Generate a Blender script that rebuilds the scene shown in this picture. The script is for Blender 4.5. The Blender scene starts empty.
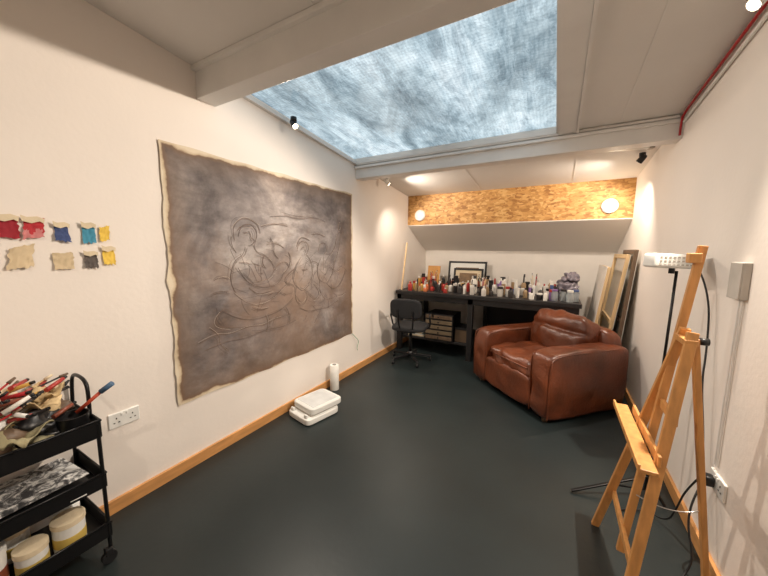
import bpy, bmesh, math, random
from mathutils import Vector, Matrix, Euler, noise
random.seed(7)
scn=bpy.context.scene
try:
    scn.view_settings.view_transform='Standard'; scn.view_settings.look='None'
except Exception: pass

# ---------------------------------------------------------------- materials
def lin(c):
    return tuple(((v/255)/12.92 if v/255<=.04045 else ((v/255+.055)/1.055)**2.4) for v in c)+(1,)
MATS={}
def mat(name,col,rough=.6,metal=0,vary=.12,scale=8,bump=0,bscale=60,spec=.5,emit=0,alpha=1,trans=0,coat=0,stretch=None,col2=None):
    if name in MATS: return MATS[name]
    m=bpy.data.materials.new(name); m.use_nodes=True; nt=m.node_tree; N=nt.nodes; L=nt.links
    b=N['Principled BSDF']; b.inputs['Roughness'].default_value=rough; b.inputs['Metallic'].default_value=metal
    b.inputs['Specular IOR Level'].default_value=spec
    b.inputs['Transmission Weight'].default_value=trans
    b.inputs['Coat Weight'].default_value=coat
    tc=N.new('ShaderNodeTexCoord'); src=tc.outputs['Object']
    if stretch:
        mp=N.new('ShaderNodeMapping'); mp.inputs['Scale'].default_value=stretch; L.new(src,mp.inputs['Vector']); src=mp.outputs['Vector']
    nz=N.new('ShaderNodeTexNoise'); nz.inputs['Scale'].default_value=scale; nz.inputs['Detail'].default_value=5; L.new(src,nz.inputs['Vector'])
    r=N.new('ShaderNodeValToRGB'); L.new(nz.outputs['Fac'],r.inputs['Fac'])
    c=lin(col); c2=lin(col2) if col2 else None
    r.color_ramp.elements[0].position=.3; r.color_ramp.elements[1].position=.7
    if c2: r.color_ramp.elements[0].color=c; r.color_ramp.elements[1].color=c2
    else:
        r.color_ramp.elements[0].color=tuple(v*(1-vary) for v in c[:3])+(1,)
        r.color_ramp.elements[1].color=tuple(min(1,v*(1+vary)) for v in c[:3])+(1,)
    L.new(r.outputs['Color'],b.inputs['Base Color'])
    if bump:
        n2=N.new('ShaderNodeTexNoise'); n2.inputs['Scale'].default_value=bscale; n2.inputs['Detail'].default_value=4; L.new(src,n2.inputs['Vector'])
        bp=N.new('ShaderNodeBump'); bp.inputs['Strength'].default_value=bump; bp.inputs['Distance'].default_value=.01
        L.new(n2.outputs['Fac'],bp.inputs['Height']); L.new(bp.outputs['Normal'],b.inputs['Normal'])
    if emit:
        b.inputs['Emission Color'].default_value=c; b.inputs['Emission Strength'].default_value=emit
    MATS[name]=m; return m

WALL=mat('wall_plaster',(240,232,224),.85,vary=.015,scale=3,bump=.08,bscale=40)
CEIL=mat('ceiling_paint',(226,222,217),.8,vary=.03,scale=2,bump=.08,bscale=20)
EAVE=mat('eave_paint',(248,243,236),.8,vary=.01,scale=2)
TRIMW=mat('white_gloss_trim',(226,223,219),.45,vary=.04,scale=4)
FLOOR=mat('painted_floor',(32,40,41),.40,vary=.16,scale=2.5,bump=.06,bscale=30,spec=.45)
PINE=mat('pine_baseboard',(206,150,92),.5,vary=.15,scale=6,stretch=(6,1,6))
EASELW=mat('easel_wood',(206,148,86),.45,vary=.18,scale=10,stretch=(4,4,.6))
PALEW=mat('pale_wood',(215,185,140),.55,vary=.12,scale=10,stretch=(3,3,.6))
DARKW=mat('dark_wood',(104,84,66),.5,vary=.2,scale=10,stretch=(3,3,.6))
BLACK=mat('black_plastic',(22,22,24),.4,vary=.2)
BLACKM=mat('black_metal',(20,20,22),.35,metal=.3,vary=.2)
BENCH=mat('black_bench_paint',(30,28,29),.5,vary=.3,scale=5)
WHITE=mat('white_plastic',(232,232,228),.35,vary=.03)
CREAM=mat('cream_cloth',(222,206,176),.85,vary=.1,bump=.2)
RED=mat('red_paint',(170,28,34),.5,vary=.1)
LEATHER=mat('brown_leather',(120,62,36),.33,vary=.3,scale=4,bump=.35,bscale=40,spec=.6,col2=(80,40,22))
CHROME=mat('brushed_metal',(190,190,190),.3,metal=1,vary=.05)
BULB=mat('lit_bulb',(255,238,205),.4,emit=14)
SOFTGLOW=mat('lit_diffuser',(255,240,214),.4,emit=.8)
GREY=mat('grey_plate',(178,172,164),.6)

def nodemat(name):
    m=bpy.data.materials.new(name); m.use_nodes=True; return m,m.node_tree.nodes,m.node_tree.links
def ramp(N,stops):
    r=N.new('ShaderNodeValToRGB'); cr=r.color_ramp
    while len(cr.elements)<len(stops): cr.elements.new(.5)
    for e,(p,c) in zip(cr.elements,stops): e.position=p; e.color=lin(c)
    return r
def mixc(N,L,fac,a,b,blend='MIX'):
    mx=N.new('ShaderNodeMix'); mx.data_type='RGBA'; mx.blend_type=blend
    for k,v in (('Factor',fac),('A',a),('B',b)):
        if hasattr(v,'is_linked'): L.new(v,mx.inputs[k])
        else: mx.inputs[k].default_value=v
    return mx.outputs['Result']
def noise_n(N,L,src,scale,detail=5,rough=.5,dist=0,mscale=None,mrot=None):
    if mscale or mrot:
        mp=N.new('ShaderNodeMapping')
        if mscale: mp.inputs['Scale'].default_value=mscale
        if mrot: mp.inputs['Rotation'].default_value=mrot
        L.new(src,mp.inputs['Vector']); src=mp.outputs['Vector']
    n=N.new('ShaderNodeTexNoise'); n.inputs['Scale'].default_value=scale; n.inputs['Detail'].default_value=detail; n.inputs['Roughness'].default_value=rough; n.inputs['Distortion'].default_value=dist
    L.new(src,n.inputs['Vector']); return n.outputs['Fac']

def osb_mat():
    m,N,L=nodemat('osb_board'); b=N['Principled BSDF']; b.inputs['Roughness'].default_value=.6
    tc=N.new('ShaderNodeTexCoord')
    cols=[]
    for i,(rot,sc) in enumerate([(.35,(16,16,42)),(-.6,(20,20,46))]):
        mp=N.new('ShaderNodeMapping'); mp.inputs['Rotation'].default_value=(0,rot,0); mp.inputs['Scale'].default_value=sc
        L.new(tc.outputs['Object'],mp.inputs['Vector'])
        v=N.new('ShaderNodeTexVoronoi'); v.inputs['Scale'].default_value=1; L.new(mp.outputs['Vector'],v.inputs['Vector'])
        s=N.new('ShaderNodeSeparateColor'); L.new(v.outputs['Color'],s.inputs['Color'])
        r=ramp(N,[(0,(146,98,50)),(.35,(180,132,72)),(.7,(196,148,86)),(1,(212,170,110))]); L.new(s.outputs['Red'],r.inputs['Fac']); cols.append(r)
    nz=N.new('ShaderNodeTexNoise'); nz.inputs['Scale'].default_value=12; L.new(tc.outputs['Object'],nz.inputs['Vector'])
    cr=ramp(N,[(.45,(0,0,0)),(.55,(255,255,255))]); L.new(nz.outputs['Fac'],cr.inputs['Fac'])
    L.new(mixc(N,L,cr.outputs['Color'],cols[0].outputs['Color'],cols[1].outputs['Color']),b.inputs['Base Color']); return m
OSB=osb_mat()
BRICK=mat('white_painted_back_wall',(236,230,222),.8,vary=.03,scale=5,bump=.15,bscale=14)

def skylight_mat():
    m,N,L=nodemat('translucent_skylight_sheet')
    out=N['Material Output']; N.remove(N['Principled BSDF'])
    tc=N.new('ShaderNodeTexCoord'); S=tc.outputs['Object']
    big=noise_n(N,L,S,1.5,5,.6,.9,(1.5,.7,1),(0,0,.35))
    r=ramp(N,[(.30,(164,172,176)),(.40,(186,194,198)),(.48,(210,217,220)),(.56,(236,241,243)),(.64,(255,255,255))]); L.new(big,r.inputs['Fac'])
    crk=noise_n(N,L,S,1.0,9,.75,.8,(6,1.6,1),(0,0,.25))
    r1=ramp(N,[(.36,(174,182,188)),(.46,(220,226,230)),(.56,(255,255,255))]); L.new(crk,r1.inputs['Fac'])
    c=mixc(N,L,.85,r.outputs['Color'],r1.outputs['Color'],'MULTIPLY')
    cr2=noise_n(N,L,S,7,9,.75,1.5); r4=ramp(N,[(.36,(188,194,198)),(.5,(238,241,243)),(.58,(255,255,255))]); L.new(cr2,r4.inputs['Fac'])
    c=mixc(N,L,.7,c,r4.outputs['Color'],'MULTIPLY')
    for d in ('X','Y'):
        w=N.new('ShaderNodeTexWave'); w.bands_direction=d; w.inputs['Scale'].default_value=13; w.inputs['Distortion'].default_value=4; w.inputs['Detail'].default_value=4; L.new(S,w.inputs['Vector'])
        r2=ramp(N,[(.0,(210,214,218)),(.6,(255,255,255))]); L.new(w.outputs['Fac'],r2.inputs['Fac']); c=mixc(N,L,.3,c,r2.outputs['Color'],'MULTIPLY')
    rg=noise_n(N,L,S,3.2,7,.7,1.0,(2.2,.9,1),(0,0,.3)); r5=ramp(N,[(.47,(0,0,0)),(.5,(120,124,126)),(.53,(0,0,0))]); L.new(rg,r5.inputs['Fac'])
    c=mixc(N,L,.6,c,r5.outputs['Color'],'ADD')
    c=mixc(N,L,1,c,lin((236,249,254)),'MULTIPLY')
    em=N.new('ShaderNodeEmission'); em.inputs['Strength'].default_value=1.08; L.new(c,em.inputs['Color'])
    gl=N.new('ShaderNodeBsdfGlossy'); gl.inputs['Roughness'].default_value=.15; gl.inputs['Color'].default_value=(.08,.08,.08,1)
    ad=N.new('ShaderNodeAddShader'); L.new(em.outputs[0],ad.inputs[0]); L.new(gl.outputs[0],ad.inputs[1]); L.new(ad.outputs[0],out.inputs['Surface'])
    return m
SKY=skylight_mat()

CY0,CY1,CZ0,CZ1=1.03,3.02,.47,2.14
def painting_mat():
    m,N,L=nodemat('painted_canvas_wash'); b=N['Principled BSDF']; b.inputs['Roughness'].default_value=.7
    tc=N.new('ShaderNodeTexCoord'); S=tc.outputs['Object']; sp=N.new('ShaderNodeSeparateXYZ'); L.new(S,sp.inputs[0])
    def M(op,a,bb):
        n=N.new('ShaderNodeMath'); n.operation=op
        for i,v in enumerate((a,bb)):
            if isinstance(v,(int,float)): n.inputs[i].default_value=v
            else: L.new(v,n.inputs[i])
        return n.outputs[0]
    e=M('MINIMUM',M('MINIMUM',M('SUBTRACT',sp.outputs['Y'],CY0),M('SUBTRACT',CY1,sp.outputs['Y'])),M('MINIMUM',M('SUBTRACT',sp.outputs['Z'],CZ0),M('SUBTRACT',CZ1,sp.outputs['Z'])))
    e2=M('ADD',e,M('MULTIPLY',M('SUBTRACT',noise_n(N,L,S,7,6),.5),.08))
    cloud=noise_n(N,L,S,1.7,9,.66,.5)
    base=ramp(N,[(.32,(90,84,84)),(.42,(118,111,111)),(.51,(144,136,134)),(.60,(168,160,156)),(.70,(194,184,178))]); L.new(cloud,base.inputs['Fac'])
    sc=noise_n(N,L,S,3,8,.7,0,(1,1.4,3),(.5,0,0)); rs=ramp(N,[(.38,(176,170,168)),(.58,(255,255,255))]); L.new(sc,rs.inputs['Fac'])
    bc=mixc(N,L,.6,base.outputs['Color'],rs.outputs['Color'],'MULTIPLY')
    grad=M('ADD',M('MULTIPLY',M('SUBTRACT',1.3,sp.outputs['Z']),.18),M('MULTIPLY',M('SUBTRACT',sp.outputs['Y'],2.0),.07))
    warm=M('ADD',noise_n(N,L,S,1.3,7,.65,.3,(1,1,1),(0,.4,0)),grad); rw=ramp(N,[(.44,(0,0,0)),(.66,(205,205,205))]); L.new(warm,rw.inputs['Fac'])
    bc=mixc(N,L,rw.outputs['Color'],bc,lin((146,118,96)))
    # broad darker burnish toward the borders
    dk=M('ADD',e,M('MULTIPLY',M('SUBTRACT',noise_n(N,L,S,2.5,6,.6),.5),.5)); rd=ramp(N,[(0,(196,186,178)),(.35,(255,255,255))]); L.new(dk,rd.inputs['Fac'])
    bc=mixc(N,L,.9,bc,rd.outputs['Color'],'MULTIPLY')
    edge=ramp(N,[(0,(222,208,184)),(.016,(206,186,156)),(.026,(120,92,70)),(.09,(146,122,102)),(.3,(152,136,124))])
    fac=ramp(N,[(0,(255,255,255)),(.022,(245,245,245)),(.05,(150,150,150)),(.16,(0,0,0))])
    L.new(e2,edge.inputs['Fac']); L.new(e2,fac.inputs['Fac'])
    bc=mixc(N,L,fac.outputs['Color'],bc,edge.outputs['Color'])
    L.new(bc,b.inputs['Base Color'])
    h=noise_n(N,L,S,9,4)
    bp=N.new('ShaderNodeBump'); bp.inputs['Strength'].default_value=.25; bp.inputs['Distance'].default_value=.02; L.new(h,bp.inputs['Height']); L.new(bp.outputs['Normal'],b.inputs['Normal'])
    return m
PAINT=painting_mat()

# ---------------------------------------------------------------- mesh helpers
def link(ob,parent=None):
    scn.collection.objects.link(ob)
    if parent: ob.parent=parent
    return ob
def mesh_obj(name,verts,faces,m,parent=None,smooth=False):
    me=bpy.data.meshes.new(name); me.from_pydata([tuple(v) for v in verts],[],faces); me.update()
    if m: me.materials.append(m)
    if smooth:
        for p in me.polygons: p.use_smooth=True
    return link(bpy.data.objects.new(name,me),parent)
def bm_obj(name,bm,m,parent=None,smooth=False):
    bmesh.ops.recalc_face_normals(bm,faces=bm.faces)
    me=bpy.data.meshes.new(name); bm.to_mesh(me); bm.free()
    if m: me.materials.append(m)
    if smooth:
        for p in me.polygons: p.use_smooth=True
    return link(bpy.data.objects.new(name,me),parent)
def rotm(rot): return Euler(rot,'XYZ').to_matrix().to_4x4()
def add_box(bm,c,s,rot=(0,0,0)):
    bmesh.ops.create_cube(bm,size=1,matrix=Matrix.Translation(c)@rotm(rot)@Matrix.Diagonal((*s,1)))
def box(name,c,s,m,parent=None,bev=.003,rot=(0,0,0),seg=2):
    bm=bmesh.new(); add_box(bm,c,s,rot)
    if bev>0: bmesh.ops.bevel(bm,geom=bm.edges[:],offset=min(bev,min(s)*.45),segments=seg,affect='EDGES',profile=.5)
    return bm_obj(name,bm,m,parent,seg>3)
def boxes(name,lst,m,parent=None,bev=.002):
    bm=bmesh.new()
    for it in lst:
        b2=bmesh.new(); add_box(b2,*it)
        if bev: bmesh.ops.bevel(b2,geom=b2.edges[:],offset=min(bev,min(it[1])*.4),segments=1,affect='EDGES')
        me=bpy.data.meshes.new('t'); b2.to_mesh(me); b2.free(); bm.from_mesh(me); bpy.data.meshes.remove(me)
    return bm_obj(name,bm,m,parent)
def beam_between(bm,a,b,w,d,up=(0,0,1)):
    a,b=Vector(a),Vector(b); z=(b-a); L=z.length; z.normalize(); x=Vector(up).cross(z)
    if x.length<1e-3: x=Vector((1,0,0))
    x.normalize(); y=z.cross(x)
    M=Matrix((x,y,z)).transposed().to_4x4(); M.translation=(a+b)/2
    bmesh.ops.create_cube(bm,size=1,matrix=M@Matrix.Diagonal((w,d,L,1)))
def bars(name,lst,m,parent=None):
    bm=bmesh.new()
    for it in lst: beam_between(bm,*it)
    ob=bm_obj(name,bm,m,parent)
    md=ob.modifiers.new('b','BEVEL'); md.width=.003; md.segments=2
    return ob
def cyl(name,a,b,r,m,parent=None,r2=None,seg=24):
    a,b=Vector(a),Vector(b); d=b-a
    bm=bmesh.new(); q=Vector((0,0,1)).rotation_difference(d.normalized()).to_matrix().to_4x4()
    bmesh.ops.create_cone(bm,cap_ends=True,segments=seg,radius1=r,radius2=r if r2 is None else r2,depth=d.length,matrix=Matrix.Translation((a+b)/2)@q)
    ob=bm_obj(name,bm,m,parent)
    for p in ob.data.polygons: p.use_smooth=len(p.vertices)==4
    return ob
def tube(name,pts,r,m,parent=None,smooth=True,cyclic=False):
    cu=bpy.data.curves.new(name,'CURVE'); cu.dimensions='3D'; cu.bevel_depth=r; cu.bevel_resolution=3; cu.use_fill_caps=True; cu.resolution_u=8
    sp=cu.splines.new('NURBS' if smooth else 'POLY'); sp.points.add(len(pts)-1)
    for p,c in zip(sp.points,pts): p.co=(*c,1)
    if smooth: sp.order_u=3; sp.use_endpoint_u=not cyclic
    sp.use_cyclic_u=cyclic
    tmp=bpy.data.objects.new(name+'_c',cu); me=bpy.data.meshes.new_from_object(tmp); bpy.data.objects.remove(tmp); bpy.data.curves.remove(cu)
    me.materials.clear(); me.materials.append(m); me.name=name
    for p in me.polygons: p.use_smooth=True
    return link(bpy.data.objects.new(name,me),parent)
def lathe_bm(bm,prof,c,seg=20,M=None):
    rings=[]
    for r,z in prof:
        ring=[]
        for i in range(seg):
            t=2*math.pi*i/seg; v=Vector((r*math.cos(t),r*math.sin(t),z))
            if M: v=M@v
            ring.append(bm.verts.new(v+Vector(c)))
        rings.append(ring)
    for a,b in zip(rings,rings[1:]):
        for i in range(seg): bm.faces.new((a[i],a[(i+1)%seg],b[(i+1)%seg],b[i]))
    bm.faces.new(rings[0][::-1]); bm.faces.new(rings[-1])
def lathe(name,prof,c,m,parent=None,seg=24,M=None):
    bm=bmesh.new(); lathe_bm(bm,prof,c,seg,M); ob=bm_obj(name,bm,m,parent,True)
    md=ob.modifiers.new('e','EDGE_SPLIT'); md.split_angle=math.radians(40); return ob
def pillow(name,c,s,m,parent=None,n=5,rot=(0,0,0),wr=.0,seed=0,fn=None,div=14,wf=9):
    bm=bmesh.new(); bmesh.ops.create_cube(bm,size=2); bmesh.ops.subdivide_edges(bm,edges=bm.edges[:],cuts=div,use_grid_fill=True)
    R=rotm(rot)
    for v in bm.verts:
        p=v.co; k=(abs(p.x)**n+abs(p.y)**n+abs(p.z)**n)**(1/n); q=p/k
        if fn: q=fn(q.copy())
        q=Vector((q.x*s[0]/2,q.y*s[1]/2,q.z*s[2]/2))
        if wr:
            q+=q.normalized()*wr*noise.noise(Vector((q.x*wf+seed,q.y*wf,q.z*wf)))
        v.co=(R@q)+Vector(c)
    return bm_obj(name,bm,m,parent,True)
def empty(name,loc=(0,0,0),rz=0):
    e=bpy.data.objects.new(name,None); e.empty_display_size=.1; e.location=loc; e.rotation_euler=(0,0,rz); link(e); return e

# ---------------------------------------------------------------- room
XL,XR,YB,YF=-2.12,.73,5.39,-1.8
cz=lambda y:2.78-.094*y
OY,OZ,SZ=4.58,1.89,1.51
box('floor',((XL+XR)/2,(YB+YF)/2,-.05),(XR-XL+.3,YB-YF+.3,.1),FLOOR,bev=0)
def sidewall(name,x,t):
    prof=[(YF,0),(YB,0),(YB,SZ+.03),(OY,OZ+.5),(OY,cz(OY)+.05),(YF,cz(YF)+.05)]
    vs=[(x,y,z) for y,z in prof]+[(x+t,y,z) for y,z in prof]; n=len(prof)
    fs=[tuple(range(n)),tuple(range(2*n-1,n-1,-1))]+[(i,(i+1)%n,n+(i+1)%n,n+i) for i in range(n)]
    return mesh_obj(name,vs,fs,WALL)
sidewall('wall_left',XL,-.1); sidewall('wall_right',XR,.1)
box('wall_back',((XL+XR)/2,YB+.05,SZ/2+.05),(XR-XL,.1,SZ+.1),BRICK,bev=0)
box('wall_front',((XL+XR)/2,YF-.05,1.5),(XR-XL+.2,.1,3.1),WALL,bev=0)
box('wall_fascia_osb',((XL+XR)/2,OY+.02,(OZ+cz(OY))/2+.01),(XR-XL,.04,cz(OY)-OZ),OSB,bev=0)
mesh_obj('ceiling_eave',[(XL,OY+.005,OZ),(XR,OY+.005,OZ),(XR,YB,SZ),(XL,YB,SZ),(XL,OY+.005,OZ+.02),(XR,OY+.005,OZ+.02),(XR,YB,SZ+.02),(XL,YB,SZ+.02)],[(0,1,2,3),(7,6,5,4),(0,4,5,1),(2,6,7,3)],EAVE)
SX1=-.065; SY0,SY1=1.38,3.1
def slab(bm,x0,x1,y0,y1,t=.06,off=0):
    v=[bm.verts.new((x,y,cz(y)+off+dz)) for dz in (0,t) for x,y in ((x0,y0),(x1,y0),(x1,y1),(x0,y1))]
    for f in ((0,3,2,1),(4,5,6,7),(0,1,5,4),(1,2,6,5),(2,3,7,6),(3,0,4,7)): bm.faces.new([v[i] for i in f])
bm=bmesh.new()
slab(bm,XL-.1,XR+.1,YF-.1,SY0); slab(bm,XL-.1,XR+.1,SY1,OY+.04); slab(bm,SX1,XR+.1,SY0,SY1)
bm_obj('ceiling',bm,CEIL)
sk=empty('window_1')
bm=bmesh.new(); slab(bm,XL-.02,SX1+.02,SY0-.02,SY1+.02,.01,.062); bm_obj('glazing_sheet',bm,SKY,sk)
bm=bmesh.new(); slab(bm,XL,XL+.035,SY0,SY1,.03,-.012); slab(bm,SX1-.012,SX1+.005,SY0,SY1,.06,-.01); slab(bm,XL,SX1,SY1-.03,SY1,.05,-.01)
bm_obj('skylight_frame',bm,TRIMW,sk)
bm=bmesh.new()
slab(bm,SX1+.005,.065,SY0,SY1,.03,-.022); slab(bm,.067,.085,SY0,SY1,.03,-.036); slab(bm,.35,.356,SY0,SY1,.02,-.003)
bm_obj('trim_ceiling_rib',bm,TRIMW)
bm=bmesh.new(); slab(bm,-1.0,-.994,SY1+.1,OY,.02,-.003); slab(bm,.1,.106,SY1+.1,OY,.02,-.003); slab(bm,-1.1,-1.094,YF,1.28,.02,-.003); bm_obj('trim_ceiling_seam',bm,TRIMW)
box('trim_beam_near',((XL+XR)/2,1.345,2.585),(XR-XL,.13,.235),TRIMW,bev=.004)
box('trim_beam_near_batten',((XL+XR)/2,1.27,2.645),(XR-XL,.03,.03),TRIMW,bev=.004)
box('trim_beam_far',((XL+XR)/2,3.17,2.42),(XR-XL,.13,.19),TRIMW,bev=.004)
box('trim_beam_far_ledge',((XL+XR)/2,3.09,2.445),(XR-XL,.03,.025),TRIMW,bev=.004)
tube('trim_conduit',[(XL+.03,3.085,2.475),(XR-.03,3.085,2.475)],.011,TRIMW,smooth=False)
box('baseboard_left',(XL+.009,(YF+YB)/2,.04),(.018,YB-YF,.08),PINE,bev=.003)
box('baseboard_right',(XR-.009,(YF+YB)/2,.04),(.018,YB-YF,.08),PINE,bev=.003)
tube('red_pipe',[(XR-.02,-.5,cz(-.5)-.02),(XR-.02,2.95,cz(2.95)-.02),(XR-.02,3.06,cz(3.06)-.03),(XR-.02,3.08,2.4),(XR-.02,3.08,2.34)],.0075,RED,smooth=False)
tube('trim_wall_conduit',[(XR-.012,-.5,cz(-.5)-.07),(XR-.012,3.05,cz(3.05)-.07)],.008,TRIMW,smooth=False)

# ---------------------------------------------------------------- canvas painting
pc=empty('unstretched_canvas_painting')
ny,nz=60,50; vs=[];fs=[]
for j in range(nz+1):
    for i in range(ny+1):
        a,b=i/ny,j/nz
        y=CY0+(CY1-CY0)*a; z=CZ0+(CZ1-CZ0)*b
        ey=.018*noise.noise(Vector((3.1,b*9,0)))+.008*noise.noise(Vector((3.1,b*31,0)))
        y+=ey*(1 if a<.5 else -1)*abs(2*a-1)**6
        z+=.012*noise.noise(Vector((a*9,7.7,0)))*abs(2*b-1)**6
        z+=(.03*(1-b)*a)
        x=XL+.012+.006*noise.noise(Vector((a*5,b*5,1)))+.012*max(0,1-a*12)*abs(noise.noise(Vector((0,b*6,2))))
        vs.append((x,y,z))
for j in range(nz):
    for i in range(ny):
        k=j*(ny+1)+i; fs.append((k,k+1,k+ny+2,k+ny+1))
mesh_obj('painted_cloth',vs,fs,PAINT,pc,True)
CHAR=mat('charcoal_line',(92,80,76),.9); CHARL=mat('pale_chalk_line',(184,170,158),.9); CHARB=mat('umber_line',(116,94,80),.9)
def P(u,v):
    y=CY0+(CY1-CY0)*u; z=CZ1-(CZ1-CZ0)*v; a=u; b=1-v
    return (XL+.0125+.006*noise.noise(Vector((a*5,b*5,1))),y,z+.03*v*u)
strokes=[
 [(.245,.33),(.255,.285),(.29,.265),(.325,.28),(.335,.32),(.32,.36),(.29,.375)],
 [(.24,.35),(.225,.30),(.25,.25),(.30,.24),(.345,.27),(.35,.31)],[(.25,.30),(.27,.27),(.31,.275)],[(.22,.33),(.215,.37),(.24,.40)],
 [(.30,.30),(.31,.32),(.305,.335),(.315,.345)],[(.275,.31),(.285,.305),(.295,.31)],
 [(.28,.375),(.275,.41),(.24,.43),(.215,.47),(.21,.53),(.225,.58)],
 [(.32,.365),(.325,.40),(.37,.415),(.41,.45),(.42,.49)],
 [(.42,.49),(.40,.53),(.36,.545),(.31,.54)],
 [(.24,.47),(.27,.53),(.33,.575),(.40,.575),(.45,.55),(.47,.51)],
 [(.47,.51),(.50,.49),(.49,.46),(.46,.45),(.43,.47)],
 [(.225,.58),(.27,.64),(.34,.66),(.41,.64),(.46,.59),(.50,.57),(.54,.60),(.52,.66)],
 [(.52,.66),(.46,.70),(.38,.72),(.29,.72),(.21,.69),(.17,.65)],
 [(.29,.57),(.31,.60),(.36,.61),(.40,.60)],[(.31,.45),(.33,.47),(.36,.465)],[(.345,.50),(.35,.51),(.36,.505)],
 [(.25,.45),(.28,.44),(.30,.46)],[(.36,.42),(.35,.45),(.37,.48)],[(.38,.62),(.43,.60),(.47,.63)],[(.30,.66),(.33,.69),(.38,.68)],
 [(.17,.65),(.14,.68),(.15,.72),(.20,.74),(.27,.75)],[(.40,.33),(.42,.36),(.41,.40),(.44,.43)],[(.38,.36),(.43,.35),(.47,.38)],
 [(.08,.77),(.14,.75),(.20,.77),(.28,.75),(.35,.77),(.42,.74),(.50,.75)],
 [(.10,.81),(.18,.79),(.26,.81),(.36,.79),(.46,.80),(.54,.78)],
 [(.12,.72),(.16,.76),(.15,.80),(.19,.84)],[(.36,.72),(.38,.76),(.36,.80)],[(.47,.70),(.50,.74),(.49,.79)],
 [(.555,.40),(.56,.355),(.59,.335),(.625,.35),(.63,.39),(.61,.42)],
 [(.55,.37),(.56,.33),(.60,.315),(.635,.335)],
 [(.58,.43),(.56,.46),(.53,.50),(.52,.55),(.54,.59)],[(.615,.42),(.64,.44),(.66,.49),(.655,.55),(.63,.59)],
 [(.54,.59),(.57,.62),(.60,.62),(.63,.59)],[(.53,.50),(.49,.52),(.47,.56),(.50,.58)],
 [(.54,.59),(.53,.65),(.56,.70),(.60,.70),(.62,.65),(.60,.62)],[(.62,.65),(.66,.69),(.70,.68),(.70,.63),(.66,.59)],
 [(.58,.50),(.60,.51),(.62,.50)],[(.585,.38),(.595,.375)],[(.605,.385),(.61,.40)],[(.50,.40),(.52,.44),(.50,.48)],[(.64,.46),(.68,.45),(.70,.48)],
 [(.70,.40),(.705,.36),(.735,.34),(.765,.355),(.77,.395),(.75,.42)],
 [(.72,.43),(.70,.47),(.69,.53),(.71,.58),(.76,.60)],[(.76,.415),(.80,.42),(.83,.38),(.845,.31),(.87,.26),(.89,.28),(.875,.34),(.86,.41),(.83,.46)],
 [(.83,.46),(.82,.52),(.79,.57),(.76,.60)],[(.76,.60),(.80,.64),(.86,.64),(.90,.59),(.93,.53)],
 [(.71,.58),(.70,.64),(.74,.70),(.80,.71),(.85,.69)],[(.85,.69),(.89,.71),(.93,.68)],
 [(.75,.49),(.77,.50),(.79,.49)],[(.87,.26),(.86,.23),(.875,.21)],[(.885,.27),(.90,.235)],
 [(.56,.72),(.62,.76),(.70,.75),(.78,.76),(.86,.73)],[(.66,.30),(.70,.28),(.75,.31)],[(.80,.50),(.84,.55),(.88,.52)],
 [(.40,.22),(.48,.20),(.58,.22),(.68,.19),(.76,.22)],[(.36,.28),(.42,.25),(.50,.26)],
 [(.15,.52),(.18,.50),(.20,.52)],[(.13,.58),(.17,.56),(.20,.58)],
]
rnd=random.Random(3)
# loose hatching and searching lines around the figures
for i in range(70):
    cx,cy=rnd.choice([(.32,.5),(.6,.5),(.8,.52),(.35,.68),(.7,.68)]); cx+=rnd.gauss(0,.07); cy+=rnd.gauss(0,.08); a=rnd.uniform(0,3.1); l=rnd.uniform(.015,.05); bnd=rnd.uniform(-.015,.015)
    strokes.append([(cx-l*math.cos(a),cy-l*math.sin(a)),(cx+bnd*math.sin(a),cy-bnd*math.cos(a)),(cx+l*math.cos(a),cy+l*math.sin(a))])
for i,s in enumerate(strokes):
    hatch=i>=len(strokes)-70
    for k in range(1 if hatch else 4):
        j=.004*k
        off=(rnd.uniform(-j,j),rnd.uniform(-j,j))
        pts=[(u+off[0]+rnd.uniform(-.005,.005),v+off[1]+rnd.uniform(-.005,.005)) for u,v in s]
        if k>0 and len(pts)>4: st0=rnd.randrange(0,2); pts=pts[st0:len(pts)-rnd.randrange(0,2)]
        tube('charcoal_stroke_%d_%d'%(i,k),[P(u,v) for u,v in pts],.0009 if hatch else (.0014,.0011,.0009,.0008)[k],CHAR if hatch else (CHARB,CHAR,CHARL,CHAR)[k if i%3 else (k+1)%2],pc)

# ---------------------------------------------------------------- wall swatches
sw=empty('fabric_swatches')
def swatch(i,y,z,w,h,m,cap=True,skew=0,m2=None):
    n=10; vs=[];fs=[]
    for b in range(n+1):
        for a in range(n+1):
            p=a/n-.5;q=b/n-.5
            e1=1+.22*noise.noise(Vector((q*7,i*3.3,0)))
            vs.append((XL+.006+.014*abs(noise.noise(Vector((p*3+i*5,q*3,0))))+.015*(q<0)*abs(q),y+p*w*e1+skew*q*.3*w,z+q*h*(1+.15*noise.noise(Vector((p*6,i*2.7,4))))+p*skew*.3*h+.012*noise.noise(Vector((p*6,i*3,1)))))
    for b in range(n):
        for a in range(n):
            k=b*(n+1)+a; fs.append((k,k+1,k+n+2,k+n+1))
    ob=mesh_obj('swatch_%d'%i,vs,fs,m,sw,True)
    if m2:
        ob.data.materials.append(m2)
        for k,p in enumerate(ob.data.polygons):
            if (k//n)<3+2*math.sin(k%n+i): p.material_index=1
    if cap:
        t=[(XL+.02,y+dx*w,z+dz*h) for dx,dz in ((-.55,.38),(-.1,.28),(.3,.40),(.5,.30),(.56,.55),(.2,.66),(-.3,.60),(-.6,.70))]
        mesh_obj('swatch_top_%d'%i,t,[tuple(range(8))],CREAM,sw)
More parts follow.
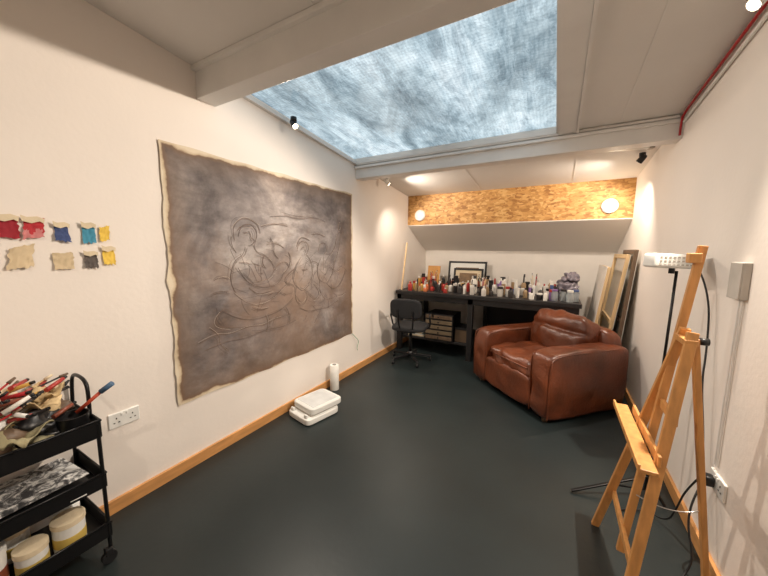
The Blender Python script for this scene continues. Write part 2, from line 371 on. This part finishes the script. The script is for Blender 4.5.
SR=mat('swatch_red',(160,34,48),.8); SB=mat('swatch_navy',(66,82,128),.8); SC=mat('swatch_blue',(70,144,172),.8); SY=mat('swatch_yellow',(232,196,84),.8); SG=mat('swatch_charcoal',(96,88,84),.8); SR2=mat('swatch_crimson',(186,48,56),.8); SP=mat('swatch_pink',(206,130,130),.8); SBE=mat('swatch_beige',(212,192,158),.85)
swatch(0,.40,1.585,.068,.09,SR); swatch(1,.48,1.585,.066,.085,SR2,True,.5,SP); swatch(2,.572,1.57,.052,.08,SB,True,-.2)
swatch(3,.672,1.57,.052,.09,SC,True,.1); swatch(4,.735,1.575,.042,.075,SY,False,.5)
swatch(5,.43,1.455,.078,.10,SBE,False,.6); swatch(6,.567,1.435,.07,.08,SBE,False); swatch(7,.67,1.435,.052,.075,SG,True); swatch(8,.745,1.455,.052,.085,SY,True)

# ---------------------------------------------------------------- sockets etc
def socket(name,x,y,z,sgn,w=.146,plug=False):
    g=empty(name,(x,y,z))
    box('faceplate',(sgn*.006,0,0),(.012,w,.086),WHITE,g,.004)
    for k in (-1,1):
        cy=k*w*.26
        boxes('pin_holes_%d'%k,[((sgn*.0125,cy,.012),(.002,.005,.009)),((sgn*.0125,cy-.011,-.012),(.002,.008,.005)),((sgn*.0125,cy+.011,-.012),(.002,.008,.005))],BLACK,g,0)
        box('rocker_switch_%d'%k,(sgn*.014,k*.012,.028),(.006,.009,.014),WHITE,g,.001)
    if plug: box('plug',(sgn*.03,.03,-.005),(.04,.05,.05),BLACK,g,.012,seg=4); 
    return g
socket('wall_socket',XL,.745,.535,1)
socket('wall_socket.001',XR,1.92,.43,-1,plug=True)
g=empty('wall_switch_box',(XR,1.97,1.38))
box('box_body',(-.014,0,0),(.028,.11,.165),GREY,g,.005); box('box_lid',(-.03,0,.0),(.005,.105,.16),GREY,g,.002)
tube('feed_cable',[(-.008,-.01,-.085),(-.008,0,-.5),(-.008,0,-.88)],.0045,TRIMW,g,False); tube('feed_cable_2',[(-.008,-.03,-.085),(-.008,-.02,-.5),(-.008,-.02,-.88)],.0045,TRIMW,g,False)
# ---------------------------------------------------------------- spot lamps
def spotlamp(name,loc,direction,energy,body=WHITE,lit=True,size=150,blend=.6,col=(1,.87,.73),k=.8):
    g=empty(name,loc); d=Vector(direction).normalized()
    q=(Vector((0,0,-1)).rotation_difference(d).to_matrix()*k)
    cyl('mount',(0,0,.05),(0,0,.02),.025,body,g); cyl('stem',(0,0,.03),(0,0,0),.007,body,g)
    lathe('lamp_head',[(.022,.045),(.03,.03),(.034,-.03),(.034,-.045),(.030,-.045),(.028,-.03)],(0,0,0),body,g,M=q.to_4x4())
    if lit:
        lathe('bulb',[(.004,-.036),(.026,-.038),(.027,-.044),(.004,-.046)],(0,0,0),BULB,g,M=q.to_4x4())
        l=bpy.data.lights.new(name+'_light','SPOT'); l.energy=energy; l.spot_size=math.radians(size); l.spot_blend=blend; l.color=col; l.shadow_soft_size=.02
        o=bpy.data.objects.new('light',l); link(o,g); o.location=d*.055; o.rotation_euler=Vector((0,0,-1)).rotation_difference(d).to_euler()
    return g
spotlamp('ceiling_spotlight',(-1.98,2.0,2.535),(.6,-.1,-.75),88,body=BLACK,size=130,blend=.5)
spotlamp('ceiling_spotlight.001',(-1.98,3.62,2.37),(.6,.35,-.65),65,size=140,blend=.5)
spotlamp('ceiling_spotlight.002',(.62,3.75,2.36),(-.5,.35,-.68),65,body=BLACK,size=140,blend=.5)
spotlamp('ceiling_spotlight.003',(.655,1.96,2.535),(-.70,-.26,-.78),260,size=106,blend=.3)
spotlamp('added_fill_spotlight',(-.5,-.6,2.78),(.1,.2,-.9),48,size=150)  # unseen fill lamp added behind the camera, fixture included, to brighten the near room
for nm,x,m in (('round_bulkhead_lamp',-1.91,WHITE),('round_bulkhead_lamp.001',.50,SOFTGLOW)):
    g=empty(nm,(x,OY,2.045)); Mx=Matrix.Rotation(math.radians(90),4,'X')
    lathe('rim',[(.085,0),(.085,.02),(.072,.034),(.066,.03)],(0,0,0),TRIMW,g,M=Mx)
    lathe('diffuser',[(.064,.012),(.06,.03),(.04,.04),(.01,.043)],(0,0,0),m,g,M=Mx)
l=bpy.data.lights.new('bulkhead_glow','POINT'); l.energy=2; l.color=(1,.85,.65); l.shadow_soft_size=.05; o=bpy.data.objects.new('light',l); link(o,g); o.location=(0,-.12,0)
g=empty('ceiling_batten_light',(.35,3.5,cz(3.5)-.04),math.radians(12))
box('batten_body',(0,0,0),(.62,.05,.035),WHITE,g,.008); tube('batten_cable',[(-.3,0,0),(-.36,-.05,.01),(-.38,-.12,.02),(-.3,-.2,.02)],.007,GREY,g)
box('batten_cap',(.3,0,0),(.04,.055,.04),GREY,g,.005)

# ---------------------------------------------------------------- armchair
ac=empty('leather_armchair',(-.395,3.24,0),math.radians(-43))
W,D=1.10,1.02
pillow('base_frame',(0,D*.5,.18),(W-.1,D-.06,.28),LEATHER,ac,8,wr=.01)
AW=.23
for s,nm in ((-1,'arm_left'),(1,'arm_right')):
    def armfn(q): 
        q.x*=1+.08*max(0,q.z)**2
        return q
    pillow(nm,(s*(W/2-AW/2),D*.48,.325),(AW,D*.96,.62),LEATHER,ac,7.5,wr=.022,seed=s*3,fn=armfn,div=26,wf=6)
    xc=s*(W/2-AW/2)
    for sd in (-1,1):
        tube('%s_piping_%d'%(nm,sd),[(xc+sd*AW*.45,.02,.06),(xc+sd*AW*.47,.015,.3),(xc+sd*AW*.485,.02,.53),(xc+sd*AW*.46,.04,.605),(xc+sd*AW*.46,.3,.62),(xc+sd*AW*.46,.8,.615)],.007,LEATHER,ac)
pillow('front_panel',(0,.05,.21),(W-.44,.10,.30),LEATHER,ac,7,wr=.01,seed=4)
def puff(q):
    k=(1-min(1,abs(q.x))**2)*(1-min(1,abs(q.y))**2); q.z*=1+.25*k*(q.z>0); return q
pillow('seat_cushion',(0,.37,.40),(W-2*AW+.02,.72,.18),LEATHER,ac,5,wr=.03,seed=9,fn=puff,div=24)
pillow('back_rest',(0,D-.13,.46),(W-.2,.24,.60),LEATHER,ac,5,rot=(math.radians(-7),0,0),wr=.012,seed=2)
def bk(q):
    q.y*=1+.3*(1-min(1,abs(q.x))**2)*(1-min(1,abs(q.z))**2)*(q.y<0)
    q.z+=.08*(1-q.x*q.x)*(q.z>0)-.05
    if q.y<0: q.y+=.22*math.exp(-((q.z-.25)/.10)**2)
    return q
pillow('back_cushion',(0,D-.30,.63),(W-2*AW+.06,.25,.46),LEATHER,ac,4.5,rot=(math.radians(-14),0,0),wr=.03,seed=12,fn=bk,div=28)
tube('seat_piping',[(-.27,.03,.42),(-.1,.005,.43),(.1,.005,.43),(.27,.03,.42)],.006,LEATHER,ac)
for x in (-.46,.46):
    for y in (.08,.9): cyl('foot_%d_%d'%(x*10,y*10),(x,y,0),(x,y,.07),.025,DARKW,ac,r2=.032)

# ---------------------------------------------------------------- workbench
BY=4.12; BD=1.2; BX0,BX1=XL+.03,.28; BH=.91
wb=empty('workbench',(0,0,0))
box('bench_top',((BX0+BX1)/2,BY+BD/2,BH-.025),(BX1-BX0,BD,.05),BENCH,wb,.004)
boxes('apron',[(((BX0+BX1)/2,BY+.04,BH-.085),(BX1-BX0-.04,.03,.08)),(((BX0+BX1)/2,BY+BD-.04,BH-.085),(BX1-BX0-.04,.03,.08))],BENCH,wb)
boxes('legs',[((x,y,(BH-.05)/2),(.07,.07,BH-.05)) for x in (BX0+.05,-.98,BX1-.05) for y in (BY+.5 if x>0 else BY+.06,BY+BD-.06)],BENCH,wb)
boxes('lower_shelf',[((-1.53,BY+.55,.2),(1.03,.9,.03))],BENCH,wb)
boxes('modesty_panel',[((-.35,BY+BD-.03,.45),(1.2,.02,.8))],BENCH,wb)
g=empty('drawer_unit',(-1.43,BY+.28,.216))
box('carcass',(0,0,.19),(.42,.4,.38),BLACK,g,.004)
DR=mat('drawer_fronts',(118,102,80),.5)
for i in range(5):
    box('drawer_%d'%i,(0,-.205,.04+i*.075),(.39,.015,.05),DR if i in (1,2,3) else DARKW,g,.003)
    cyl('knob_%d'%i,(0,-.21,.04+i*.075),(0,-.23,.04+i*.075),.01,BLACK,g)
g=empty('storage_box',(-1.12,BY+.3,.216))
box('box_body',(0,0,.09),(.18,.3,.18),mat('kraft_card',(100,80,60),.8),g,.003); box('box_lid',(0,0,.19),(.19,.31,.03),BLACK,g,.003)
g=empty('paper_stack',(-1.8,BY+.3,.216))
for i in range(8): box('sheet_%d'%i,(random.uniform(-.01,.01),random.uniform(-.01,.01),.012+i*.02),(.25,.34,.018),WHITE if i%2 else CREAM,g,.002,rot=(0,0,random.uniform(-.1,.1)))
tube('wooden_dowel',[(-2.03,4.2,BH),(-2.07,4.45,1.62)],.012,PALEW,smooth=False)
g=empty('wooden_panel',(-1.85,5.1,BH)); box('panel',(0,0,.17),(.22,.02,.33),mat('ply_panel',(206,150,84),.6),g,.002,rot=(-.15,0,0)); box('panel_batten',(0,.02,.17),(.2,.02,.03),PINE,g,.002,rot=(-.15,0,0))
def frame(name,x,y,w,h,fm,im,mt,lean=-.16,fw=.03):
    g=empty(name,(x,y,BH+.003)); R=(lean,0,0)
    def T(px,pz,py=0):
        v=Euler(R).to_matrix()@Vector((px,py,pz)); return (v.x,v.y,v.z)
    for nm,c,s in (('rail_top',T(0,h-fw/2),(w,.025,fw)),('rail_bottom',T(0,fw/2),(w,.025,fw)),('stile_left',T(-w/2+fw/2,h/2),(fw,.025,h-2*fw)),('stile_right',T(w/2-fw/2,h/2),(fw,.025,h-2*fw))):
        box(nm,c,s,fm,g,.003,rot=R)
    box('mount',T(0,h/2,.004),(w-2*fw,.006,h-2*fw),mt,g,0,rot=R); box('print',T(0,h/2,-.001),(w*.6,.004,h*.5),im,g,0,rot=R)
    return g
PIC=mat('sepia_print',(150,120,86),.6,vary=.4,scale=14,col2=(96,80,66))
frame('picture_frame',-1.32,5.22,.64,.42,BLACK,PIC,WHITE)
frame('picture_frame.001',-1.26,5.08,.48,.31,BLACK,PIC,CREAM)
pb=empty('paint_bottles',(0,0,BH))
cols=[(170,50,44),(226,222,214),(48,44,44),(206,160,76),(70,90,136),(232,228,220),(126,66,48),(86,110,70),(206,200,192),(130,100,156),(24,24,26),(206,116,70),(234,232,226),(160,134,100)]
BM=[mat('bottle_%d'%i,c,.35) for i,c in enumerate(cols)]
def bottle_prof(kind,r,h):
    if kind==0: return [(r,0),(r,h*.62),(r*.85,h*.72),(r*.4,h*.8),(r*.38,h*.86)],[(r*.45,h*.84),(r*.45,h),(r*.4,h*1.01)]
    if kind==1: return [(r*.92,0),(r,h*.1),(r,h*.8)],[(r*1.06,h*.78),(r*1.06,h),(r*.9,h*1.01)]
    return [(r,0),(r,h*.5),(r*.7,h*.6)],[(r*.35,h*.58),(r*.3,h*.95),(r*.12,h*1.05)]
rb=random.Random(11)
JARS=[(-1.72,4.75),(-.86,4.3),(-.25,4.85)]
spots=list(JARS)
for i in range(130):
    for _ in range(60):
        x=rb.uniform(-1.97,.0); y=rb.uniform(4.22,4.97)
        if all((x-a)**2+(y-b)**2>.0058 for a,b in spots): break
    else: continue
    spots.append((x,y)); r=rb.uniform(.02,.035); h=rb.choice([.08,.11,.14,.17,.2,.24])*rb.uniform(.85,1.1); k=rb.choice([0,0,1,1,2])
    if y<4.45: h=min(h,.13)
    b,c=bottle_prof(k,r,h)
    pal=[0,1,2,3,6,10,13,5,8,11,2] if x<-1.0 else [1,5,8,12,9,4,2,12,2,13]
    lathe('bottle_%d'%i,b,(x,y,0),BM[rb.choice(pal)],pb,14); lathe('cap_%d'%i,c,(x,y,0),BM[rb.choice([1,2,5,8,0,10])],pb,12)
def jar(name,x,y,z,n,r=.04,h=.12,seed=1,m=CHROME):
    g=empty(name,(x,y,z)); rr=random.Random(seed)
    lathe('jar',[(r*.95,0),(r,.01),(r,h),(r*.93,h),(r*.9,.015)],(0,0,0),m,g)
    for i in range(n):
        a=rr.uniform(0,6.28); q=r*.6; dx,dy=math.cos(a),math.sin(a); L=rr.uniform(.18,.26)
        p0=Vector((dx*q*.4,dy*q*.4,.02)); p1=Vector((dx*(q+.03),dy*(q+.03),L))
        cyl('handle_%d'%i,p0,p1,.004,rr.choice([PALEW,BLACK,RED,DARKW]),g,seg=8); e=p1+(p1-p0).normalized()*.035
        cyl('ferrule_%d'%i,p1,p1+(p1-p0).normalized()*.02,.005,CHROME,g,seg=8); cyl('bristle_%d'%i,p1+(p1-p0).normalized()*.018,e,.006,CREAM if i%2 else DARKW,g,r2=.002,seg=8)
jar('paintbrush_jar',*JARS[0],BH,8,seed=2); jar('paintbrush_jar.001',*JARS[1],BH,9,seed=3,m=BM[2]); jar('paintbrush_jar.002',*JARS[2],BH,7,seed=4,m=BM[5])
PLASTIC=mat('crumpled_polythene',(150,142,152),.15,vary=.35,scale=24,bump=1,bscale=22,trans=.3)
g=empty('polythene_bags',(.15,4.75,BH+.02))
for i,(x,y,z,a,b,c) in enumerate(((0,-.18,.09,.2,.2,.17),(0,.05,.12,.2,.24,.23),(-.02,.28,.09,.2,.2,.17),(.02,-.06,.24,.16,.2,.12))):
    pillow('bag_%d'%i,(x,y,z+.002),(a,b,c),PLASTIC,g,2.8,wr=.05,seed=31+i*9,div=20,wf=22)
g=empty('glass_jars',(-.03,4.26,BH)); GL=mat('jar_glass',(214,220,222),.1,trans=.6)
for i,(x,y) in enumerate(((.03,0),(.12,.05),(.19,-.02),(.25,.07))):
    lathe('glass_%d'%i,[(.035,0),(.038,.01),(.038,.09),(.03,.11),(.03,.12)],(x,y,0),GL,g); lathe('lid_%d'%i,[(.034,.12),(.034,.14),(.03,.142)],(x,y,0),BM[(9,2,12,4)[i]],g)
# ---------------------------------------------------------------- stretched canvases leaning on right wall
CANV=mat('primed_canvas',(232,226,216),.8,vary=.04,bump=.1)
def leaning(name,yn,yf,xb,xt,h,fm,face,t=.03,open_back=False):
    g=empty(name,(xb,yn,0)); L=yf-yn; dx=xt-xb; ln=math.hypot(dx,h); ang=math.atan2(dx,h)
    R=(0,ang,0); E=Euler(R).to_matrix()
    def T(a,b,c): v=E@Vector((a,b,c)); return (v.x,v.y,v.z+.01)
    fw=.045
    for nm,c,s in (('bar_near',T(0,fw/2,ln/2),(t,fw,ln)),('bar_far',T(0,L-fw/2,ln/2),(t,fw,ln)),('bar_top',T(0,L/2,ln-fw/2),(t,L-2*fw,fw)),('bar_bottom',T(0,L/2,fw/2),(t,L-2*fw,fw)),('bar_cross',T(0,L/2,ln/2),(t*.8,L-2*fw,fw))):
        box(nm,c,s,fm,g,.003,rot=R)
    box('canvas_face',T(t/2+.003 if open_back else -t/2-.003,L/2,ln/2),(.004,L,ln),face,g,0,rot=R)
leaning('stretched_canvas',4.02,4.85,.47,.64,1.47,PALEW,CANV,open_back=True)
leaning('stretched_canvas.001',3.95,4.60,.575,.69,1.52,DARKW,CANV,open_back=True)
leaning('stretched_canvas.002',4.12,4.85,.345,.50,1.33,PALEW,CANV)
# ---------------------------------------------------------------- office chair
oc=empty('office_chair',(-1.68,3.78,0),math.radians(8))
SEATF=mat('black_fabric',(28,28,30),.85,bump=.2)
for i in range(5):
    a=2*math.pi*i/5+.3; e=(math.cos(a)*.28,math.sin(a)*.28)
    bars('base_arm_%d'%i,[((0,0,.10),(e[0],e[1],.075),.035,.025)],BLACK,oc)
    cyl('caster_%d'%i,(e[0]-.012,e[1],.028),(e[0]+.012,e[1],.028),.027,BLACK,oc,seg=16); cyl('caster_stem_%d'%i,(e[0],e[1],.03),(e[0],e[1],.08),.008,BLACKM,oc,seg=8)
cyl('hub',(0,0,.07),(0,0,.14),.04,BLACK,oc); cyl('gas_lift',(0,0,.12),(0,0,.42),.022,BLACKM,oc)
box('tilt_mechanism',(0,0,.43),(.18,.22,.04),BLACK,oc,.01)
pillow('seat',(0,.0,.48),(.46,.45,.08),SEATF,oc,4)
pillow('backrest',(0,-.24,.76),(.42,.05,.26),SEATF,oc,4,rot=(math.radians(8),0,0))
tube('back_frame',[(-.06,-.05,.45),(-.08,-.22,.46),(-.10,-.25,.6),(-.1,-.265,.74)],.011,BLACKM,oc); tube('back_frame_right',[(.06,-.05,.45),(.08,-.22,.46),(.10,-.25,.6),(.1,-.265,.74)],.011,BLACKM,oc)
for s in (-1,1): tube('armrest_%d'%s,[(s*.15,0,.45),(s*.25,0,.46),(s*.27,0,.55),(s*.27,-.08,.66),(s*.27,.12,.67),(s*.27,.15,.6)],.012,BLACK,oc)
# ---------------------------------------------------------------- white folding step stool + roll on floor
st=empty('folded_step_stool',(-1.86,2.08,0),math.radians(-12))
FW=mat('frosted_white',(214,216,216),.2)
pillow('lower_shell',(0,-.03,.032),(.31,.36,.06),WHITE,st,8,div=20)
box('shadow_gap_frame',(0,0,.066),(.25,.30,.02),GREY,st,.006)
pillow('top_shell',(-.005,.02,.103),(.30,.35,.062),WHITE,st,8,div=20)
box('top_inset',(-.005,.02,.1335),(.24,.28,.004),FW,st,.0015)
for s in (-1,1): box('hinge_%d'%s,(s*.1,-.185,.055),(.04,.02,.07),WHITE,st,.006)
g=empty('paper_towel_roll',(-2.02,2.55,0))
lathe('roll',[(.045,.0),(.048,.004),(.048,.272),(.045,.276)],(0,0,0),mat('soft_paper',(240,238,232),.9,bump=.3,bscale=80),g); lathe('core',[(.02,.274),(.02,.280),(.016,.280),(.016,.276)],(0,0,0),GREY,g); 
tube('green_string',[(XL+.02,3.0,.5),(XL+.03,3.04,.46),(XL+.06,3.08,.40),(XL+.03,3.12,.36),(XL+.05,3.05,.31),(XL+.03,3.1,.27)],.003,mat('green_cord',(90,150,110),.6))

# ---------------------------------------------------------------- trolley
tr=empty('utility_trolley',(-1.955,.30,0))
TW,TL=.34,.48
def tray(i,z,d):
    x,y,t=TW/2,TL/2,.004
    boxes('tray_%d'%i,[((0,0,z),(TW,TL,t)),((x,0,z+d/2),(t,TL,d)),((-x,0,z+d/2),(t,TL,d)),((0,y,z+d/2),(TW,t,d)),((0,-y,z+d/2),(TW,t,d))],BLACKM,tr,.001)
    tube('tray_rim_%d'%i,[(x,-y,z+d),(x,y,z+d),(-x,y,z+d),(-x,-y,z+d)],.006,BLACKM,tr,False,True)
tray(0,.13,.07); tray(1,.385,.07); tray(2,.635,.08)
for sx in (-1,1):
    for sy in (-1,1):
        tube('post_%d_%d'%(sx,sy),[(sx*(TW/2-.004),sy*(TL/2-.01),.07),(sx*(TW/2-.004),sy*(TL/2-.01),.70)],.008,BLACKM,tr,False)
        cyl('caster_%d_%d'%(sx,sy),(sx*(TW/2)-.011,sy*(TL/2-.02),.03),(sx*(TW/2)+.011,sy*(TL/2-.02),.03),.029,BLACK,tr,seg=16)
        box('caster_fork_%d_%d'%(sx,sy),(sx*TW/2,sy*(TL/2-.02),.06),(.03,.03,.035),BLACK,tr,.004)
tube('push_handle',[(-.14,.235,.70),(-.14,.24,.82),(-.11,.24,.875),(-.05,.24,.885),(.03,.24,.88),(.07,.24,.84),(.07,.235,.70)],.008,BLACKM,tr)
tt=empty('art_supplies_pile',(-1.955,.30,.642))
RAG=mat('paint_rag',(204,180,138),.9,bump=.4,vary=.3); RAG2=mat('grey_green_rag',(156,148,116),.9,bump=.4,vary=.25)
rr=random.Random(5)
def cloth(i,c,w,h,m,seed):
    n=16; vs=[];fs=[]
    for b in range(n+1):
        for a in range(n+1):
            p,q=a/n-.5,b/n-.5; k=noise.noise(Vector((p*3+seed,q*3,0))); k2=noise.noise(Vector((p*7+seed,q*7,5)))
            ang=seed*1.3; x=p*w*(1+.3*k); y=q*h*(1+.3*k); x,y=x*math.cos(ang)-y*math.sin(ang),x*math.sin(ang)+y*math.cos(ang)
            X=c[0]+x; Z=c[2]+.05*k+.015*k2-.3*max(0,abs(p)-.3)*w
            vs.append((X,c[1]+y,Z))
    for b in range(n):
        for a in range(n):
            k=b*(n+1)+a; fs.append((k,k+1,k+n+2,k+n+1))
    ob=mesh_obj('cloth_%d'%i,vs,fs,m,tt,True); md=ob.modifiers.new('s','SOLIDIFY'); md.thickness=.003
for i in range(16):
    pillow('rag_%d'%i,(rr.uniform(-.09,.1),rr.uniform(-.18,.15),rr.uniform(.04,.15)),(rr.uniform(.08,.15),rr.uniform(.08,.15),rr.uniform(.04,.08)),rr.choice([RAG,RAG2,CREAM,DARKW,RAG,BLACK]),tt,2.6,wr=.06,seed=i*7,rot=(rr.uniform(-.6,.6),rr.uniform(-.6,.6),rr.uniform(0,3)),div=14,wf=20)
for i,(x,y,z,m) in enumerate(((.02,.06,.20,RAG),(-.06,-.05,.23,CREAM),(.08,-.10,.16,RAG2),(.12,.0,.12,RAG2),(-.02,.12,.22,RAG))): cloth(i,(x,y,z),rr.uniform(.12,.18),rr.uniform(.10,.16),m,i*2.7+1)
for i in range(34):
    a=rr.uniform(-1.2,1.2); c=Vector((rr.uniform(-.1,.13),rr.uniform(-.17,.18),rr.uniform(.12,.26))); d=Vector((math.sin(a),math.cos(a),rr.uniform(-.2,.6))).normalized()
    cyl('tube_%d'%i,c-d*.045,c+d*.04,.010,rr.choice([BM[0],BM[1],BM[3],BM[10],RED,WHITE,CREAM,BM[10],BM[6],BM[2]]),tt,r2=.008,seg=12); cyl('tube_cap_%d'%i,c+d*.04,c+d*.055,.007,BLACK,tt,seg=10)
for i in range(24):
    a=rr.uniform(-1,1); c=Vector((rr.uniform(-.1,.12),rr.uniform(-.17,.14),rr.uniform(.15,.25))); d=Vector((math.sin(a)*.6,math.cos(a),rr.uniform(.0,.8))).normalized()
    cyl('brush_handle_%d'%i,c-d*.08,c+d*.06,.004,rr.choice([PALEW,DARKW,RED,BLACK]),tt,seg=8); cyl('bristles_%d'%i,c+d*.06,c+d*.09,.008,rr.choice([DARKW,CREAM,BLACK]),tt,r2=.005,seg=8)
ORG=mat('orange_handle',(186,74,48),.4); BLU=mat('blue_grip',(70,100,130),.4)
cyl('palette_knife_handle',(.08,.19,.11),(.13,.265,.19),.008,ORG,tt); cyl('palette_knife_grip',(.13,.265,.19),(.16,.30,.225),.012,BLU,tt)
lathe('black_pot',[(.045,0),(.055,.10),(.058,.105),(.052,.105),(.04,.01)],(.10,.17,.01),BLACK,tt)
lathe('white_bottle',[(.03,0),(.03,.15),(.014,.18),(.014,.2)],(-.03,-.10,.06),WHITE,tt); lathe('paint_tin',[(.04,0),(.04,.17),(.036,.175)],(.06,-.04,.0),WHITE,tt)
def sheet_mat():
    m,N,L=nodemat('printed_sheet'); b=N['Principled BSDF']; b.inputs['Roughness'].default_value=.6
    tc=N.new('ShaderNodeTexCoord')
    f=noise_n(N,L,tc.outputs['Object'],18,6,.7,1.5)
    r=ramp(N,[(.42,(60,60,62)),(.5,(150,150,150)),(.55,(224,223,220))]); L.new(f,r.inputs['Fac']); L.new(r.outputs['Color'],b.inputs['Base Color']); return m
g=empty('printed_paper_sheets',(-1.935,.30,.393)); PS=sheet_mat()
for i in range(4): box('sheet_%d'%i,(.01,.0,.006+.008*i+.05*(i==3)),(.26,.36,.003),PS if i==3 else WHITE,g,0,rot=(0,.0,.06*i-.1))
box('sketchbook',(.0,.0,.032),(.28,.38,.03),BLACK,g,.003)
pt=empty('paint_tubs',(-1.955,.30,.134))
YL=mat('tub_label_yellow',(204,176,92),.5)
for i,(x,y,r,h) in enumerate(((.08,.12,.055,.13),(-.04,.14,.05,.11),(.09,.0,.05,.10),(.06,-.12,.06,.15),(-.07,-.02,.05,.12))):
    lathe('tub_%d'%i,[(r*.92,0),(r,.01),(r,h)],(x,y,0),WHITE,pt); lathe('tub_lid_%d'%i,[(r*1.06,h-.005),(r*1.06,h+.018),(r,h+.02)],(x,y,0),WHITE if i%2 else CREAM,pt); lathe('tub_label_%d'%i,[(r*1.01,h*.25),(r*1.015,h*.6)],(x,y,0),YL if i%2==0 else BM[6],pt)

# ---------------------------------------------------------------- easel
ez=empty('wooden_easel',(0,0,0))
Lf=(.28,1.93,0);Rf=(.28,1.30,0); top=(.515,1.745,1.53)
def lerp(a,b,t): return tuple(a[i]+(b[i]-a[i])*t for i in range(3))
apL=(.47,1.66,1.20); apR=(.47,1.58,1.20)
bars('front_leg_left',[(Lf,apL,.020,.036,(1,0,0))],EASELW,ez); bars('front_leg_right',[(Rf,apR,.020,.036,(1,0,0))],EASELW,ez)
bars('rear_leg',[((.66,1.70,0),(.49,1.62,1.17),.036,.020,(1,0,0))],EASELW,ez)
mb=(.335,1.62,.16)
bars('mast',[(mb,top,.022,.030,(1,0,0))],EASELW,ez)
bars('top_block',[((.465,1.56,1.16),(.465,1.68,1.16),.04,.025)],EASELW,ez)
for i,t in enumerate((.22,.72)):
    a=lerp(Lf,apL,t); b=lerp(Rf,apR,t); bars('cross_bar_%d'%i,[((a[0]+.015,a[1],a[2]),(b[0]+.015,b[1],b[2]),.016,.038)],EASELW,ez)
bars('tray_ledge',[((.345,1.97,.70),(.345,1.385,.70),.055,.016)],EASELW,ez); bars('tray_lip',[((.315,1.97,.710),(.315,1.385,.710),.010,.028)],EASELW,ez)
bars('tray_back',[((.385,1.90,.722),(.385,1.44,.722),.012,.045)],EASELW,ez)
box('top_clamp',(.487,1.725,1.48),(.04,.045,.04),EASELW,ez,.004)
cyl('wing_knob',(.50,1.62,1.16),(.53,1.62,1.16),.014,BLACK,ez); cyl('tray_knob',(.38,1.64,.66),(.42,1.64,.66),.014,BLACK,ez)
tube('stay_chain',[(.37,1.62,.45),(.5,1.65,.38),(.6,1.68,.43)],.002,CHROME,ez)

# ---------------------------------------------------------------- lamp on stand
ls=empty('studio_lamp_on_stand',(.57,2.32,0))
cyl('pole_lower',(0,0,.05),(0.01,0,.75),.010,BLACKM,ls); cyl('pole_upper',(.01,0,.73),(.02,0,1.40),.007,BLACKM,ls)
cyl('pole_clamp',(.01,0,.70),(.01,0,.77),.016,BLACK,ls)
for i,a in enumerate((205,85,325)):
    a=math.radians(a); L=.44 if i==0 else (.38 if i==1 else .1)
    e=(math.cos(a)*L,math.sin(a)*L,.012); bars('tripod_leg_%d'%i,[((0,0,.14),e,.018,.012)],BLACKM,ls); bars('tripod_strut_%d'%i,[((0,0,.05),(e[0]*.5,e[1]*.5,.075),.012,.008)],BLACKM,ls)
hd=empty('lamp_head',(0,0,0)); hd.parent=ls; hd.location=(.0,0,1.455); hd.rotation_euler=(0,math.radians(2),math.radians(22))
box('housing',(0,0,0),(.25,.11,.08),WHITE,hd,.016,seg=4)
boxes('vent_slots',[((-.1+i*.022,-.056,z),(.012,.003,.008)) for i in range(10) for z in (-.02,0,.02)],GREY,hd,0)
cyl('swivel',(0,0,-.07),(0,0,-.03),.014,BLACK,hd)
tube('black_cable',[(.66,2.26,1.42),(.70,2.20,1.30),(.70,2.15,1.0),(.68,2.10,.85),(.70,2.06,.6),(.70,2.03,.47),(.68,1.98,.40),(.68,1.95,.425)],.0045,BLACK)
tube('black_cable.001',[(.68,1.94,.41),(.64,1.90,.34),(.62,1.86,.22),(.64,1.80,.10),(.60,1.78,.008),(.52,1.6,.006),(.48,1.3,.006),(.58,1.0,.006)],.0045,BLACK)
tube('black_cable.002',[(.675,1.96,.42),(.65,2.02,.30),(.64,2.06,.16),(.62,2.1,.03),(.53,2.2,.01),(.40,2.10,.006)],.0045,BLACK)

# ---------------------------------------------------------------- world + camera
w=bpy.data.worlds.new('world'); scn.world=w; w.use_nodes=True; w.node_tree.nodes['Background'].inputs[0].default_value=(.6,.75,.9,1); w.node_tree.nodes['Background'].inputs[1].default_value=.6
cam=bpy.data.cameras.new('camera'); cam.lens=310/768*36; cam.sensor_width=36; cam.clip_start=.02
co=bpy.data.objects.new('camera',cam); link(co); scn.camera=co
p,t,r=[math.radians(v) for v in (6.91,29.06,.51)]
d=Vector((-math.sin(t)*math.cos(p),math.cos(t)*math.cos(p),-math.sin(p))); rt=Vector((math.cos(t),math.sin(t),0)); up=rt.cross(d)
R=rt*math.cos(r)+up*math.sin(r); U=-rt*math.sin(r)+up*math.cos(r)
M=Matrix((R,U,-d)).transposed().to_4x4(); M.translation=(0,0,1.5); co.matrix_world=M
